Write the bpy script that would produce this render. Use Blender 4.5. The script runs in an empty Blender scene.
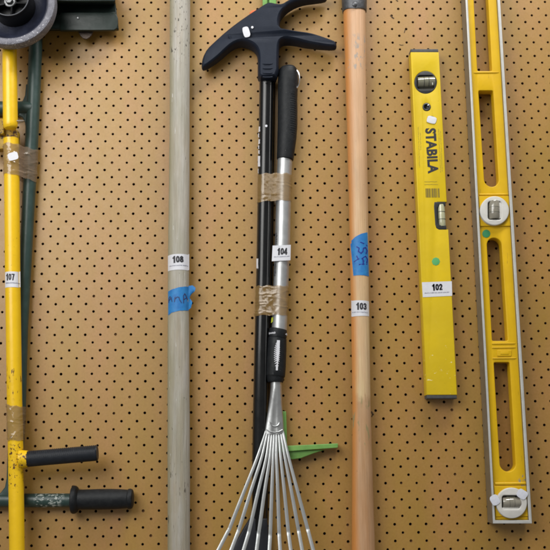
import bpy, math, random
from math import sin, cos, pi, radians, sqrt, atan2, asin
from mathutils import Vector, Matrix

random.seed(7)
SC = bpy.context.scene
COL = SC.collection

# ------------------------------------------------------------------ camera
# board plane: x right, z up, front face at y = 0; a hole cell is 25.4 mm wide. Camera pose solved from the holes.
F = 921.66
RX, RY, RZ = -0.1902, -0.0168, -0.0105
T = Vector((0.0597, -0.2611, 1.6168))


def rot():
    cx, sx, cy, sy, cz, sz = cos(RX), sin(RX), cos(RY), sin(RY), cos(RZ), sin(RZ)
    return (Matrix(((1, 0, 0), (0, cx, -sx), (0, sx, cx))) @ Matrix(((cy, 0, sy), (0, 1, 0), (-sy, 0, cy)))
            @ Matrix(((cz, -sz, 0), (sz, cz, 0), (0, 0, 1))))


R = rot()


def W(v):
    return Vector((v[0], v[2], -v[1]))


EYE = W(-(R.transposed() @ T))
cam_data = bpy.data.cameras.new('camera')
cam = bpy.data.objects.new('camera', cam_data)
COL.objects.link(cam)
r_, d_, f_ = W(R[0]), W(R[1]), W(R[2])
cam.matrix_world = Matrix(((r_.x, -d_.x, -f_.x, EYE.x), (r_.y, -d_.y, -f_.y, EYE.y), (r_.z, -d_.z, -f_.z, EYE.z), (0, 0, 0, 1)))
cam_data.sensor_width = 36.0
cam_data.lens = F / 550 * 36.0
cam_data.clip_end = 50
cam_data.clip_start = 0.05
SC.camera = cam


def at(px, py, h=0.0):
    """The point h metres in front of the board that the photograph shows at (px, py)."""
    d = R.transposed() @ Vector(((px - 275) / F, (py - 275) / F, 1.0))
    d = W(d)
    t = (-h - EYE.y) / d.y
    return EYE + d * t


def scale_at(px, py, h=0.0):
    return (at(px + 1, py, h) - at(px, py, h)).length


# ------------------------------------------------------------------ materials
MATS = {}


def mat(name, base, rough=0.5, metal=0.0, var=None, grain=None, bump=None, chips=None, coat=0.0, spec=0.5, alpha=1.0, zramp=None, mottle=None, side=None, bdet=5.0):
    """base colour, plus: var (colour, scale, amount), grain (colour, (sx,sy,sz), amount), bump ((sx,sy,sz), distance),
    chips list of (colour, scale, threshold, (centre, radius) or None), zramp list of (world z, colour)."""
    if name in MATS:
        return MATS[name]
    m = bpy.data.materials.new(name)
    m.use_nodes = True
    nt = m.node_tree
    N, L = nt.nodes, nt.links
    b = N['Principled BSDF']
    b.inputs['Roughness'].default_value = rough
    b.inputs['Metallic'].default_value = metal
    b.inputs['Specular IOR Level'].default_value = spec
    b.inputs['Coat Weight'].default_value = coat
    b.inputs['Coat Roughness'].default_value = 0.12
    pos = N.new('ShaderNodeNewGeometry').outputs['Position']

    def noise(sc, vec=None, detail=4.0, rough_=0.6):
        n = N.new('ShaderNodeTexNoise')
        n.inputs['Detail'].default_value = detail
        n.inputs['Roughness'].default_value = rough_
        if isinstance(sc, (tuple, list)):
            mp = N.new('ShaderNodeVectorMath'); mp.operation = 'MULTIPLY'
            mp.inputs[1].default_value = sc
            L.new(pos, mp.inputs[0]); L.new(mp.outputs[0], n.inputs['Vector'])
            n.inputs['Scale'].default_value = 1.0
        else:
            L.new(pos, n.inputs['Vector'])
            n.inputs['Scale'].default_value = sc
        return n.outputs['Fac']

    def ramp(fac, lo, hi):
        r = N.new('ShaderNodeMapRange')
        r.inputs['From Min'].default_value = lo
        r.inputs['From Max'].default_value = hi
        L.new(fac, r.inputs['Value'])
        return r.outputs['Result']

    def mul(a, v):
        q = N.new('ShaderNodeMath'); q.operation = 'MULTIPLY'
        L.new(a, q.inputs[0])
        if isinstance(v, (int, float)):
            q.inputs[1].default_value = v
        else:
            L.new(v, q.inputs[1])
        return q.outputs[0]

    def mix(fac, a, c):
        q = N.new('ShaderNodeMix'); q.data_type = 'RGBA'
        L.new(fac, q.inputs['Factor'])
        L.new(a, q.inputs['A'])
        if isinstance(c, tuple):
            q.inputs['B'].default_value = (*c, 1)
        else:
            L.new(c, q.inputs['B'])
        return q.outputs['Result']

    if zramp:
        sep = N.new('ShaderNodeSeparateXYZ'); L.new(pos, sep.inputs[0])
        wob = noise(30.0)
        add = N.new('ShaderNodeMath'); add.operation = 'MULTIPLY_ADD'
        L.new(wob, add.inputs[0]); add.inputs[1].default_value = 0.05; L.new(sep.outputs['Z'], add.inputs[2])
        z0, z1 = zramp[0][0], zramp[-1][0]
        fac = ramp(add.outputs[0], z0 + .025, z1 + .025)
        cr = N.new('ShaderNodeValToRGB')
        els = cr.color_ramp.elements
        while len(els) < len(zramp):
            els.new(0.5)
        for e, (z, c) in zip(els, zramp):
            e.position = (z - z0) / (z1 - z0); e.color = (*c, 1)
        L.new(fac, cr.inputs['Fac'])
        col = cr.outputs['Color']
    else:
        rgb = N.new('ShaderNodeRGB'); rgb.outputs[0].default_value = (*base, 1)
        col = rgb.outputs[0]
    if mottle:
        for c2, sc, amt in mottle:
            col = mix(mul(ramp(noise(sc, detail=3.0), 0.4, 0.68), amt), col, c2)
    if var:
        c2, sc, amt = var
        col = mix(mul(ramp(noise(sc), 0.35, 0.7), amt), col, c2)
    if grain:
        c2, sc, amt = grain
        col = mix(mul(ramp(noise(sc, detail=6.0, rough_=0.7), 0.42, 0.72), amt), col, c2)
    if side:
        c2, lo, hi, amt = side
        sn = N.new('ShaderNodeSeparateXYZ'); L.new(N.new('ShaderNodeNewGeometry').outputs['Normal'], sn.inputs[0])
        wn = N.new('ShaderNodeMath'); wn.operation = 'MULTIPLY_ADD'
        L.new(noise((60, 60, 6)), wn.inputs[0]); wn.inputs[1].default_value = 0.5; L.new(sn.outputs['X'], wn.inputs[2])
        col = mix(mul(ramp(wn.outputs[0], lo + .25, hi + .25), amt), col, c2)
    for ch in chips or ():
        c2, sc, th, where = ch
        f = ramp(noise(sc, detail=5.0), th, th + 0.03)
        if where:
            dn = N.new('ShaderNodeVectorMath'); dn.operation = 'DISTANCE'
            L.new(pos, dn.inputs[0]); dn.inputs[1].default_value = where[0]
            f = mul(f, ramp(dn.outputs['Value'], where[1], where[1] * 0.7))
        col = mix(f, col, c2)
    L.new(col, b.inputs['Base Color'])
    # a slight unevenness of the gloss
    rn = N.new('ShaderNodeMapRange')
    rn.inputs['To Min'].default_value = max(0.02, rough - 0.09)
    rn.inputs['To Max'].default_value = min(1.0, rough + 0.12)
    L.new(noise(90.0), rn.inputs['Value'])
    L.new(rn.outputs['Result'], b.inputs['Roughness'])
    if bump:
        bn = N.new('ShaderNodeBump')
        bn.inputs['Distance'].default_value = bump[1]
        bn.inputs['Strength'].default_value = 1.0
        L.new(noise(bump[0], detail=bdet), bn.inputs['Height'])
        L.new(bn.outputs['Normal'], b.inputs['Normal'])
    if alpha < 1:
        b.inputs['Alpha'].default_value = alpha
    MATS[name] = m
    return m


# ------------------------------------------------------------------ mesh builder
class MB:
    def __init__(self):
        self.v, self.f, self.m = [], [], []

    def add(self, verts, faces, mi=0):
        o = len(self.v)
        self.v += [Vector(p) for p in verts]
        for fc in faces:
            self.f.append([o + i for i in fc]); self.m.append(mi)

    def grid(self, rows, mi=0, closed=False):
        n = len(rows[0]); vs = [p for r in rows for p in r]; fs = []
        for i in range(len(rows) - 1):
            for j in range(n if closed else n - 1):
                k = (j + 1) % n
                fs.append((i * n + j, i * n + k, (i + 1) * n + k, (i + 1) * n + j))
        self.add(vs, fs, mi)

    def rings(self, rings, mi=0, cap=True):
        o = len(self.v)
        self.grid(rings, mi, closed=True)
        n = len(rings[0])
        if cap:
            self.f.append([o + i for i in range(n)][::-1]); self.m.append(mi)
            self.f.append([o + (len(rings) - 1) * n + i for i in range(n)]); self.m.append(mi)

    def tube(self, pts, radii, seg=20, mi=0, cap=True, flat=1.0, ref=Vector((0, 1, 0))):
        pts = [Vector(p) for p in pts]
        if isinstance(radii, (int, float)):
            radii = [radii] * len(pts)
        rings = []
        for i, p in enumerate(pts):
            t = (pts[min(i + 1, len(pts) - 1)] - pts[max(i - 1, 0)]).normalized()
            rf = ref if abs(t.dot(ref)) < 0.95 else Vector((1, 0, 0))
            a = t.cross(rf).normalized(); b_ = a.cross(t).normalized()
            rings.append([p + (a * cos(2 * pi * k / seg) + b_ * sin(2 * pi * k / seg) * flat) * radii[i] for k in range(seg)])
        self.rings(rings, mi, cap)

    def lathe(self, c, axis, prof, seg=48, mi=0, cap=False):
        """prof: (radius, distance along axis)."""
        axis = Vector(axis).normalized()
        rf = Vector((0, 0, 1)) if abs(axis.z) < 0.9 else Vector((1, 0, 0))
        a = axis.cross(rf).normalized(); b_ = a.cross(axis)
        rings = [[c + axis * h + (a * cos(2 * pi * k / seg) + b_ * sin(2 * pi * k / seg)) * r for k in range(seg)] for r, h in prof]
        self.rings(rings, mi, cap)

    def prism(self, front, back, mi=0, mid=None):
        """two matching outlines, bridged and capped."""
        n = len(front)
        rings = [front] + (mid or []) + [back]
        self.rings(rings, mi, True)

    def build(self, name, mats, parent=None, bevel=0.0, seg=2, sharp=38, weld=True):
        off = Vector(parent.location) if parent else Vector((0, 0, 0))
        if parent and parent.parent:
            off = off + Vector(parent.parent.location)
        me = bpy.data.meshes.new(name)
        me.from_pydata([p - off for p in self.v], [], self.f)
        for m in mats if isinstance(mats, (list, tuple)) else [mats]:
            me.materials.append(m)
        me.polygons.foreach_set('material_index', self.m)
        me.validate()
        import bmesh
        bm = bmesh.new(); bm.from_mesh(me)
        if weld:
            bmesh.ops.remove_doubles(bm, verts=bm.verts, dist=1e-6)
        bmesh.ops.recalc_face_normals(bm, faces=bm.faces)
        bm.to_mesh(me); bm.free()
        me.polygons.foreach_set('use_smooth', [True] * len(me.polygons))
        me.set_sharp_from_angle(angle=radians(sharp))
        o = bpy.data.objects.new(name, me)
        COL.objects.link(o)
        if parent:
            o.parent = parent
        if bevel:
            md = o.modifiers.new('edge', 'BEVEL'); md.width = bevel; md.segments = seg; md.limit_method = 'ANGLE'; md.angle_limit = radians(40)
            md.harden_normals = False
        return o


def thing(name, label, cat, loc, group=None):
    o = bpy.data.objects.new(name, None)
    COL.objects.link(o)
    o.location = loc
    o.empty_display_size = 0.02
    o['label'] = label; o['category'] = cat
    if group:
        o['group'] = group
    return o


def tag(o, label, cat, group=None):
    o['label'] = label; o['category'] = cat
    if group:
        o['group'] = group
    return o


# flat outlines with holes --------------------------------------------------
def filled(outlines, extrude=0.0, bevel=0.0):
    """(verts2d+z, faces) of closed outlines, holes cut out; z from -extrude to +extrude."""
    cu = bpy.data.curves.new('tmp', 'CURVE')
    cu.dimensions = '2D'; cu.fill_mode = 'BOTH'
    cu.extrude = max(extrude - bevel, 0); cu.bevel_depth = bevel; cu.bevel_resolution = 2; cu.offset = -bevel
    for ol in outlines:
        s = cu.splines.new('POLY'); s.points.add(len(ol) - 1); s.use_cyclic_u = True
        for p, q in zip(s.points, ol):
            p.co = (q[0], q[1], 0, 1)
    o = bpy.data.objects.new('tmp', cu); COL.objects.link(o)
    me = bpy.data.meshes.new_from_object(o.evaluated_get(bpy.context.evaluated_depsgraph_get()))
    vs = [v.co.copy() for v in me.vertices]; fs = [list(p.vertices) for p in me.polygons]
    bpy.data.objects.remove(o); bpy.data.curves.remove(cu); bpy.data.meshes.remove(me)
    return vs, fs


def plate(mb, outlines_px, h0, h1, mi=0, bevel=0.0, ref=None):
    """a plate between h0 and h1 in front of the board whose FRONT outline the photo shows at these pixels."""
    ols = [[(p.x, p.z) for p in (at(x, y, h1) for x, y in ol)] for ol in outlines_px]
    vs, fs = filled(ols, (h1 - h0) / 2, bevel)
    mb.add([Vector((v.x, -(h0 + h1) / 2 - v.z, v.y)) for v in vs], fs, mi)


def text2d(s, bold=0.0, spacing=1.0):
    cu = bpy.data.curves.new('tmp', 'FONT')
    cu.body = s; cu.size = 1.0; cu.offset = bold; cu.resolution_u = 4; cu.space_character = spacing
    o = bpy.data.objects.new('tmp', cu); COL.objects.link(o)
    me = bpy.data.meshes.new_from_object(o.evaluated_get(bpy.context.evaluated_depsgraph_get()))
    vs = [v.co.copy() for v in me.vertices]; fs = [list(p.vertices) for p in me.polygons]
    bpy.data.objects.remove(o); bpy.data.curves.remove(cu); bpy.data.meshes.remove(me)
    x0 = min(v.x for v in vs); x1 = max(v.x for v in vs); y0 = min(v.y for v in vs); y1 = max(v.y for v in vs)
    return [((v.x - x0) / (x1 - x0), (v.y - y0) / (y1 - y0)) for v in vs], fs


def write(mb, s, surf, p0, es, et, mi, bold=0.0, spacing=1.0):
    """s written from p0 (start of the baseline); es spans the whole line, et the letter height (pixels of the photo)."""
    vs, fs = text2d(s, bold, spacing)
    mb.add([surf(p0[0] + es[0] * a + et[0] * b, p0[1] + es[1] * a + et[1] * b) for a, b in vs], fs, mi)


def stroke(mb, pts, w, surf, mi):
    for k in range(len(pts) - 1):
        (x0, y0), (x1, y1) = pts[k], pts[k + 1]
        dx, dy = x1 - x0, y1 - y0
        l = sqrt(dx * dx + dy * dy) or 1
        nx, ny = -dy / l * w / 2, dx / l * w / 2
        ex, ey = dx / l * w * .3, dy / l * w * .3
        mb.add([surf(x0 - ex + nx, y0 - ey + ny), surf(x0 - ex - nx, y0 - ey - ny), surf(x1 + ex - nx, y1 + ey - ny), surf(x1 + ex + nx, y1 + ey + ny)], [(0, 1, 2, 3)], mi)


DIG = {
    '0': [[(.30, .84), (.5, .90), (.70, .84), (.80, .62), (.80, .38), (.70, .16), (.5, .10), (.30, .16), (.20, .38), (.20, .62), (.30, .84)]],
    '1': [[(.22, .70), (.42, .80), (.56, .92), (.56, .02)], [(.64, .98), (.64, .02)]],
    '2': [[(.20, .66), (.24, .82), (.42, .90), (.64, .88), (.78, .74), (.74, .56), (.50, .36), (.24, .12), (.84, .12)]],
    '3': [[(.22, .74), (.34, .88), (.58, .89), (.76, .78), (.74, .60), (.52, .52)], [(.52, .52), (.76, .42), (.78, .22), (.60, .11), (.34, .12), (.20, .28)]],
    '4': [[(.70, .02), (.70, .92), (.16, .34), (.16, .24), (.92, .24)]],
    '7': [[(.14, .88), (.82, .88), (.60, .52), (.46, .02)]],
    '8': [[(.5, .53), (.28, .64), (.26, .80), (.5, .90), (.74, .80), (.72, .64), (.5, .53), (.24, .40), (.20, .20), (.5, .10), (.80, .20), (.76, .40), (.5, .53)]],
}


def digits(mb, num, surf, p0, es, et, mi):
    """heavy condensed figures, drawn with thick strokes."""
    n = len(num)
    for k, ch in enumerate(num):
        for line in DIG[ch]:
            pts = [(p0[0] + es[0] * (k + a * .98) / n + et[0] * b, p0[1] + es[1] * (k + a * .98) / n + et[1] * b) for a, b in line]
            stroke(mb, pts, abs(es[0]) / n * 0.38, surf, mi)


def flat(h):
    return lambda x, y: at(x, y, h)


def lerp_list(pts, x):
    if x <= pts[0][0]:
        return pts[0][1]
    for (x0, y0), (x1, y1) in zip(pts, pts[1:]):
        if x <= x1:
            t = (x - x0) / (x1 - x0); return y0 + (y1 - y0) * t
    return pts[-1][1]


class Pole:
    """a round shaft in front of the board: rows (centre px, py, half width px), axis h metres off the board (h0 at the first row, h1 at the last)."""

    def __init__(self, rows, h0, h1=None, extra=0.0):
        h1 = h0 if h1 is None else h1
        self.p, self.r = [], []
        y0, y1 = rows[0][1], rows[-1][1]
        for x, y, w in rows:
            h = h0 + (h1 - h0) * (y - y0) / (y1 - y0)
            self.p.append(at(x, y, h)); self.r.append(w * scale_at(x, y, h))

    def point(self, z):
        P = self.p
        for i in range(len(P) - 1):
            if z >= P[i + 1].z or i == len(P) - 2:
                t = (z - P[i].z) / (P[i + 1].z - P[i].z)
                return P[i].lerp(P[i + 1], t), self.r[i] + (self.r[i + 1] - self.r[i]) * t

    def mesh(self, mb, seg=40, mi=0, n=1, wob=0.0, cap=True):
        pts, rad = [], []
        for i in range(len(self.p) - 1):
            for k in range(n):
                t = k / n
                pts.append(self.p[i].lerp(self.p[i + 1], t)); rad.append(self.r[i] + (self.r[i + 1] - self.r[i]) * t)
        pts.append(self.p[-1]); rad.append(self.r[-1])
        if wob:
            for k in range(1, len(pts)):
                pts[k] = pts[k] + Vector((random.uniform(-wob, wob), 0, 0)); rad[k] *= 1 + random.uniform(-1, 1) * wob * 8
        mb.tube(pts, rad, seg, mi, cap)

    def surf(self, eps=0.0003):
        def fn(px, py):
            c, r = self.point(at(px, py, 0.02).z)
            for _ in range(3):
                q = at(px, py, -c.y + 0.75 * r); c, r = self.point(q.z)
            d = (q.x - c.x) / r
            if abs(d) > 0.97:
                q = at(px, py, -c.y + 0.3 * r)
                return q
            a = asin(d)
            return Vector((c.x + (r + eps) * sin(a), c.y - (r + eps) * cos(a), q.z))
        return fn


def patch(mb, surf, top, bot, n=14, m=6, mi=0, jit=0.0):
    """a stuck-on patch between two pixel polylines given as (x, y) lists running left to right."""
    rows = []
    xs_t = [top[0][0] + (top[-1][0] - top[0][0]) * i / n for i in range(n + 1)]
    xs_b = [bot[0][0] + (bot[-1][0] - bot[0][0]) * i / n for i in range(n + 1)]
    jt = [random.uniform(-jit, jit) for _ in range(n + 1)]; jb = [random.uniform(-jit, jit) for _ in range(n + 1)]
    for j in range(m + 1):
        t = j / m
        row = []
        for i in range(n + 1):
            a = (xs_t[i], lerp_list(top, xs_t[i]) + jt[i]); b = (xs_b[i], lerp_list(bot, xs_b[i]) + jb[i])
            row.append(surf(a[0] + (b[0] - a[0]) * t, a[1] + (b[1] - a[1]) * t))
        rows.append(row)
    mb.grid(rows, mi)


def circle(cx, cy, r, n=40, ry=None, rotd=0.0):
    ry = ry or r
    return [(cx + r * cos(2 * pi * k / n), cy + ry * sin(2 * pi * k / n)) for k in range(n)]


def rrect(x0, y0, x1, y1, r, n=5):
    out = []
    for cx, cy, a0 in ((x1 - r, y0 + r, -90), (x1 - r, y1 - r, 0), (x0 + r, y1 - r, 90), (x0 + r, y0 + r, 180)):
        for k in range(n + 1):
            a = radians(a0 + 90 * k / n); out.append((cx + r * cos(a), cy + r * sin(a)))
    return out


def slot(q, round_top, round_bot, r=1.6):
    """four px corners TL, TR, BR, BL -> an outline; a round end is a half circle drawn inside the quad."""
    TL, TR, BR, BL = [Vector(p) for p in q]

    def corner(c, a, b, rr, n=4):
        u = (a - c).normalized() * rr; v = (b - c).normalized() * rr
        return [c + u * (1 - t) ** 2 + v * t ** 2 for t in [k / n for k in range(n + 1)]]

    def half(p, q_, inner, n=14):      # from p to q_, bulging away from inner
        c = (p + q_) / 2; u = (p - c); d = (c - inner).normalized() * u.length
        return [c + u * cos(pi * k / n) + d * sin(pi * k / n) for k in range(n + 1)]
    w = (TR - TL).length / 2
    dn = (BL - TL).normalized(); dn2 = (BR - TR).normalized()
    mid = (TL + BR) / 2
    out = []
    if round_top:
        out += half(TL + dn * w, TR + dn2 * w, mid)
    else:
        out += corner(TL, BL, TR, r) + corner(TR, TL, BR, r)
    if round_bot:
        out += half(BR - dn2 * w, BL - dn * w, mid)
    else:
        out += corner(BR, TR, BL, r) + corner(BL, BR, TL, r)
    return [(p.x, p.y) for p in out]


# ------------------------------------------------------------------ palette
white_paper = mat('white_paper', (0.66, 0.67, 0.72), 0.6, var=((0.58, 0.58, 0.63), 150.0, 0.5), bump=(200.0, 0.0002))
ink = mat('black_ink', (0.018, 0.018, 0.024), 0.6)
grey_ink = mat('grey_ink', (0.22, 0.23, 0.3), 0.7)
blue_tape = mat('blue_masking_tape', (0.02, 0.21, 0.52), 0.55, var=((0.01, 0.13, 0.42), 120.0, 0.8), bump=((300, 300, 120), 0.0005))
pen = mat('dark_pen', (0.03, 0.025, 0.1), 0.6)
blue_pen = mat('blue_pen', (0.008, 0.015, 0.24), 0.6)
black_gloss = mat('black_gloss', (0.004, 0.0045, 0.0055), 0.2, coat=0.25, spec=0.35, var=((0.010, 0.0105, 0.011), 60.0, 0.6), chips=[((0.35, 0.35, 0.36), 420.0, 0.735, None)])
black_rubber = mat('black_rubber', (0.0075, 0.009, 0.0112), 0.5, spec=0.24, var=((0.018, 0.020, 0.022), 140.0, 0.7), bump=(500.0, 0.0003), chips=[((0.12, 0.12, 0.11), 260.0, 0.70, None)])
dark_green = mat('blackened_green_paint', (0.008, 0.016, 0.013), 0.4, spec=0.35, var=((0.014, 0.025, 0.021), 60.0, 0.7), bump=(80.0, 0.0004), chips=[((0.12, 0.15, 0.14), 350.0, 0.73, None)])
slate_plastic = mat('slate_plastic', (0.010, 0.015, 0.028), 0.5, spec=0.22, var=((0.017, 0.023, 0.039), 70.0, 0.6), bump=(700.0, 0.0003), chips=[((0.12, 0.12, 0.13), 330.0, 0.73, None)])
green_paint = mat('dark_green_paint', (0.019, 0.045, 0.040), 0.4, var=((0.031, 0.062, 0.056), 45.0, 0.7), bump=(60.0, 0.0004),
                  chips=[((0.22, 0.27, 0.24), 350.0, 0.71, None), ((0.35, 0.39, 0.37), (160, 160, 300), 0.53, (tuple(at(49, 497, .02)), 0.026))])
green_plastic = mat('bright_green_plastic', (0.18, 0.38, 0.09), 0.45, var=((0.10, 0.26, 0.05), 60.0, 0.6), bump=(300.0, 0.0002))
yellow_paint = mat('yellow_paint', (0.80, 0.50, 0.005), 0.32, coat=0.15, var=((0.70, 0.43, 0.006), 40.0, 0.5), bump=(80.0, 0.0003),
                   chips=[((0.07, 0.03, 0.012), 300.0, 0.69, None), ((0.16, 0.09, 0.01), (420, 420, 60), 0.69, None), ((0.09, 0.035, 0.012), 190.0, 0.565, (tuple(at(18, 456, .05)), 0.030)),
                          ((0.07, 0.028, 0.012), 210.0, 0.60, (tuple(at(14, 477, .05)), 0.020)), ((0.10, 0.04, 0.012), (260, 260, 60), 0.60, (tuple(at(18, 380, .05)), 0.035)),
                          ((0.10, 0.04, 0.012), 230.0, 0.58, (tuple(at(15, 441, .05)), 0.012))])
rusty_yellow = mat('rusty_yellow_paint', (0.44, 0.27, 0.008), 0.5, var=((0.30, 0.17, 0.012), 90.0, 0.8), bump=(200.0, 0.0008),
                   chips=[((0.06, 0.025, 0.012), 150.0, 0.54, None)])
steel = mat('brushed_steel', (0.54, 0.555, 0.565), 0.40, 0.75, var=((0.36, 0.375, 0.385), 60.0, 0.6), bump=((500, 500, 30), 0.00012), chips=[((0.1, 0.1, 0.1), 300.0, 0.73, None)])
tine_steel = mat('tine_steel', (0.47, 0.485, 0.49), 0.38, 0.65, var=((0.33, 0.345, 0.35), 45.0, 0.6), bump=(60.0, 0.0002))
dark_steel = mat('dark_steel', (0.13, 0.135, 0.145), 0.45, 0.7, var=((0.07, 0.07, 0.075), 120.0, 0.8), bump=(180.0, 0.0008))
alu = mat('worn_aluminium', (0.36, 0.36, 0.34), 0.4, 0.85, var=((0.27, 0.27, 0.25), 50.0, 0.6), bump=((300, 300, 20), 0.0002), chips=[((0.14, 0.13, 0.11), (260, 260, 130), 0.70, None)])
alu_edge = mat('white_aluminium_edge', (0.58, 0.58, 0.56), 0.5, 0.25, var=((0.44, 0.44, 0.42), 60.0, 0.6), chips=[((0.2, 0.19, 0.17), (250, 250, 120), 0.71, None)])
galv = mat('galvanised_rim', (0.20, 0.20, 0.235), 0.6, 0.1, var=((0.11, 0.11, 0.135), 160.0, 0.8), bump=(450.0, 0.0012),
           chips=[((0.52, 0.52, 0.56), 330.0, 0.60, (tuple(at(22, 46, .085)), 0.07)), ((0.1, 0.1, 0.11), 500.0, 0.68, None)])
level_yellow = mat('level_yellow_paint', (0.68, 0.48, 0.008), 0.42, spec=0.35, var=((0.60, 0.42, 0.009), 18.0, 0.8), bump=(30.0, 0.0005), mottle=[((0.60, 0.45, 0.03), 9.0, 0.5)],
                   chips=[((0.42, 0.30, 0.02), 600.0, 0.715, None), ((0.78, 0.62, 0.12), (700, 700, 45), 0.70, None), ((0.44, 0.31, 0.02), (110, 110, 500), 0.72, None), ((0.20, 0.14, 0.02), 260.0, 0.735, None), ((0.85, 0.74, 0.35), (90, 90, 160), 0.64, (tuple(at(444, 370, .03)), 0.05))])
web_yellow = mat('web_yellow_paint', (0.68, 0.42, 0.005), 0.4, spec=0.35, var=((0.60, 0.36, 0.006), 30.0, 0.7), bump=(50.0, 0.0003),
                 chips=[((0.26, 0.15, 0.02), 420.0, 0.70, None), ((0.42, 0.25, 0.01), (300, 300, 30), 0.68, None), ((0.25, 0.24, 0.2), 160.0, 0.56, (tuple(at(525, 481, .03)), 0.012))])
black_plastic = mat('black_plastic', (0.018, 0.02, 0.022), 0.4, var=((0.035, 0.036, 0.038), 200.0, 0.6))
white_plastic = mat('white_plastic', (0.62, 0.61, 0.58), 0.4, var=((0.52, 0.51, 0.47), 80.0, 0.7))
vial_glass = mat('vial_glass', (0.20, 0.195, 0.14), 0.08, coat=1.0, var=((0.17, 0.165, 0.12), 70.0, 0.7))
vial_pale = mat('vial_bubble', (0.46, 0.47, 0.40), 0.08, coat=1.0)
vial_dark = mat('vial_recess', (0.10, 0.095, 0.08), 0.5, var=((0.16, 0.15, 0.12), 90.0, 0.6))
green_sticker = mat('green_sticker', (0.09, 0.38, 0.13), 0.6)
green_sticker2 = mat('dark_green_sticker', (0.03, 0.23, 0.09), 0.6)
chrome = mat('chrome', (0.75, 0.75, 0.77), 0.15, 1.0)
orange_bit = mat('orange_plastic', (0.62, 0.13, 0.03), 0.5)
faint_print = mat('faint_print', (0.38, 0.29, 0.02), 0.6)
olive_print = mat('olive_print', (0.16, 0.12, 0.02), 0.6)

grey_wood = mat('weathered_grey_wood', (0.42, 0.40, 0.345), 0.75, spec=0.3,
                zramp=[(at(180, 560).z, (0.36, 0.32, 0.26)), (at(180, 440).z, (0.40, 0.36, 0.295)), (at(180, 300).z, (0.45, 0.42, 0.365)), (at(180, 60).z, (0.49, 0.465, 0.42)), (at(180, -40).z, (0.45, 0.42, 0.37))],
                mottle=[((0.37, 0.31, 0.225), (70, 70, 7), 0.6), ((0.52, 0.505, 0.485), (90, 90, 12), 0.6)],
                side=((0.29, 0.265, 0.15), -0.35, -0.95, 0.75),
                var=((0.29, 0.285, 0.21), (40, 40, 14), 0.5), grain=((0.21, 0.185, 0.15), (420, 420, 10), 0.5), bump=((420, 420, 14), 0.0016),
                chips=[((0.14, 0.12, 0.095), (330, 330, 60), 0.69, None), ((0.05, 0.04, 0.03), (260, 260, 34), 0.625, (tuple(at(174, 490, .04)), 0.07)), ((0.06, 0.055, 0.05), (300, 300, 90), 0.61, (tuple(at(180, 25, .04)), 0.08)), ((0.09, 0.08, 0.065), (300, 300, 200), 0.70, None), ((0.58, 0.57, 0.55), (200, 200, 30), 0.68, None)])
pine = mat('varnished_pine', (0.62, 0.40, 0.20), 0.45, spec=0.35,
           zramp=[(at(360, 560).z, (0.44, 0.235, 0.115)), (at(360, 470).z, (0.42, 0.235, 0.115)), (at(360, 402).z, (0.44, 0.275, 0.14)), (at(360, 393).z, (0.64, 0.50, 0.275)),
                  (at(360, 250).z, (0.70, 0.52, 0.30)), (at(360, 130).z, (0.68, 0.435, 0.27)), (at(360, 0).z, (0.66, 0.41, 0.26))],
           side=((0.60, 0.235, 0.05), -0.35, -0.85, 0.85),  # left side: darker heartwood, plus shadow and bounce put into the colour
           var=((0.52, 0.29, 0.13), (45, 45, 6), 0.45), mottle=[((0.46, 0.32, 0.21), (60, 60, 14), 0.55), ((0.66, 0.42, 0.26), (80, 80, 9), 0.5)], grain=((0.40, 0.235, 0.12), (420, 420, 5), 0.5), bump=((400, 400, 10), 0.0008),
           chips=[((0.17, 0.12, 0.085), (300, 300, 200), 0.71, None), ((0.38, 0.32, 0.27), (110, 110, 50), 0.56, (tuple(at(358, 55, .03)), 0.04)), ((0.31, 0.25, 0.12), (90, 90, 25), 0.56, (tuple(at(358, 425, .03)), 0.05)), ((0.40, 0.25, 0.13), (160, 160, 14), 0.66, None)])
hardboard = mat('hardboard', (0.372, 0.198, 0.036), 0.45, spec=0.85,
                mottle=[((0.42, 0.196, 0.066), (16, 16, 3.5), 0.85), ((0.325, 0.195, 0.013), (13, 13, 5), 0.75), ((0.44, 0.25, 0.05), 7.0, 0.4)],
                var=((0.30, 0.155, 0.018), 260.0, 0.6), grain=((0.25, 0.125, 0.014), 900.0, 0.4), bump=(900.0, 0.0002),
                chips=[((0.14, 0.065, 0.012), 480.0, 0.715, None), ((0.55, 0.38, 0.16), 500.0, 0.725, None)])
board_edge = mat('hardboard_core', (0.13, 0.06, 0.02), 0.9)
board_back = mat('dark_backing', (0.012, 0.009, 0.007), 0.9)
oak = None


def tape_material(name, base, alpha):
    m = mat(name, base, 0.10, coat=1.0, var=((base[0] * .7, base[1] * .7, base[2] * .7), 45.0, 0.5), bump=((60, 60, 160), 0.0006), alpha=alpha, bdet=1.5)
    return m


brown_tape = tape_material('brown_packing_tape', (0.34, 0.205, 0.065), 0.56)
grey_tape = tape_material('clear_buff_tape', (0.27, 0.185, 0.12), 0.54)

# ------------------------------------------------------------------ the pegboard
CELL = 0.0127
ASP = 1.0263


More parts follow.
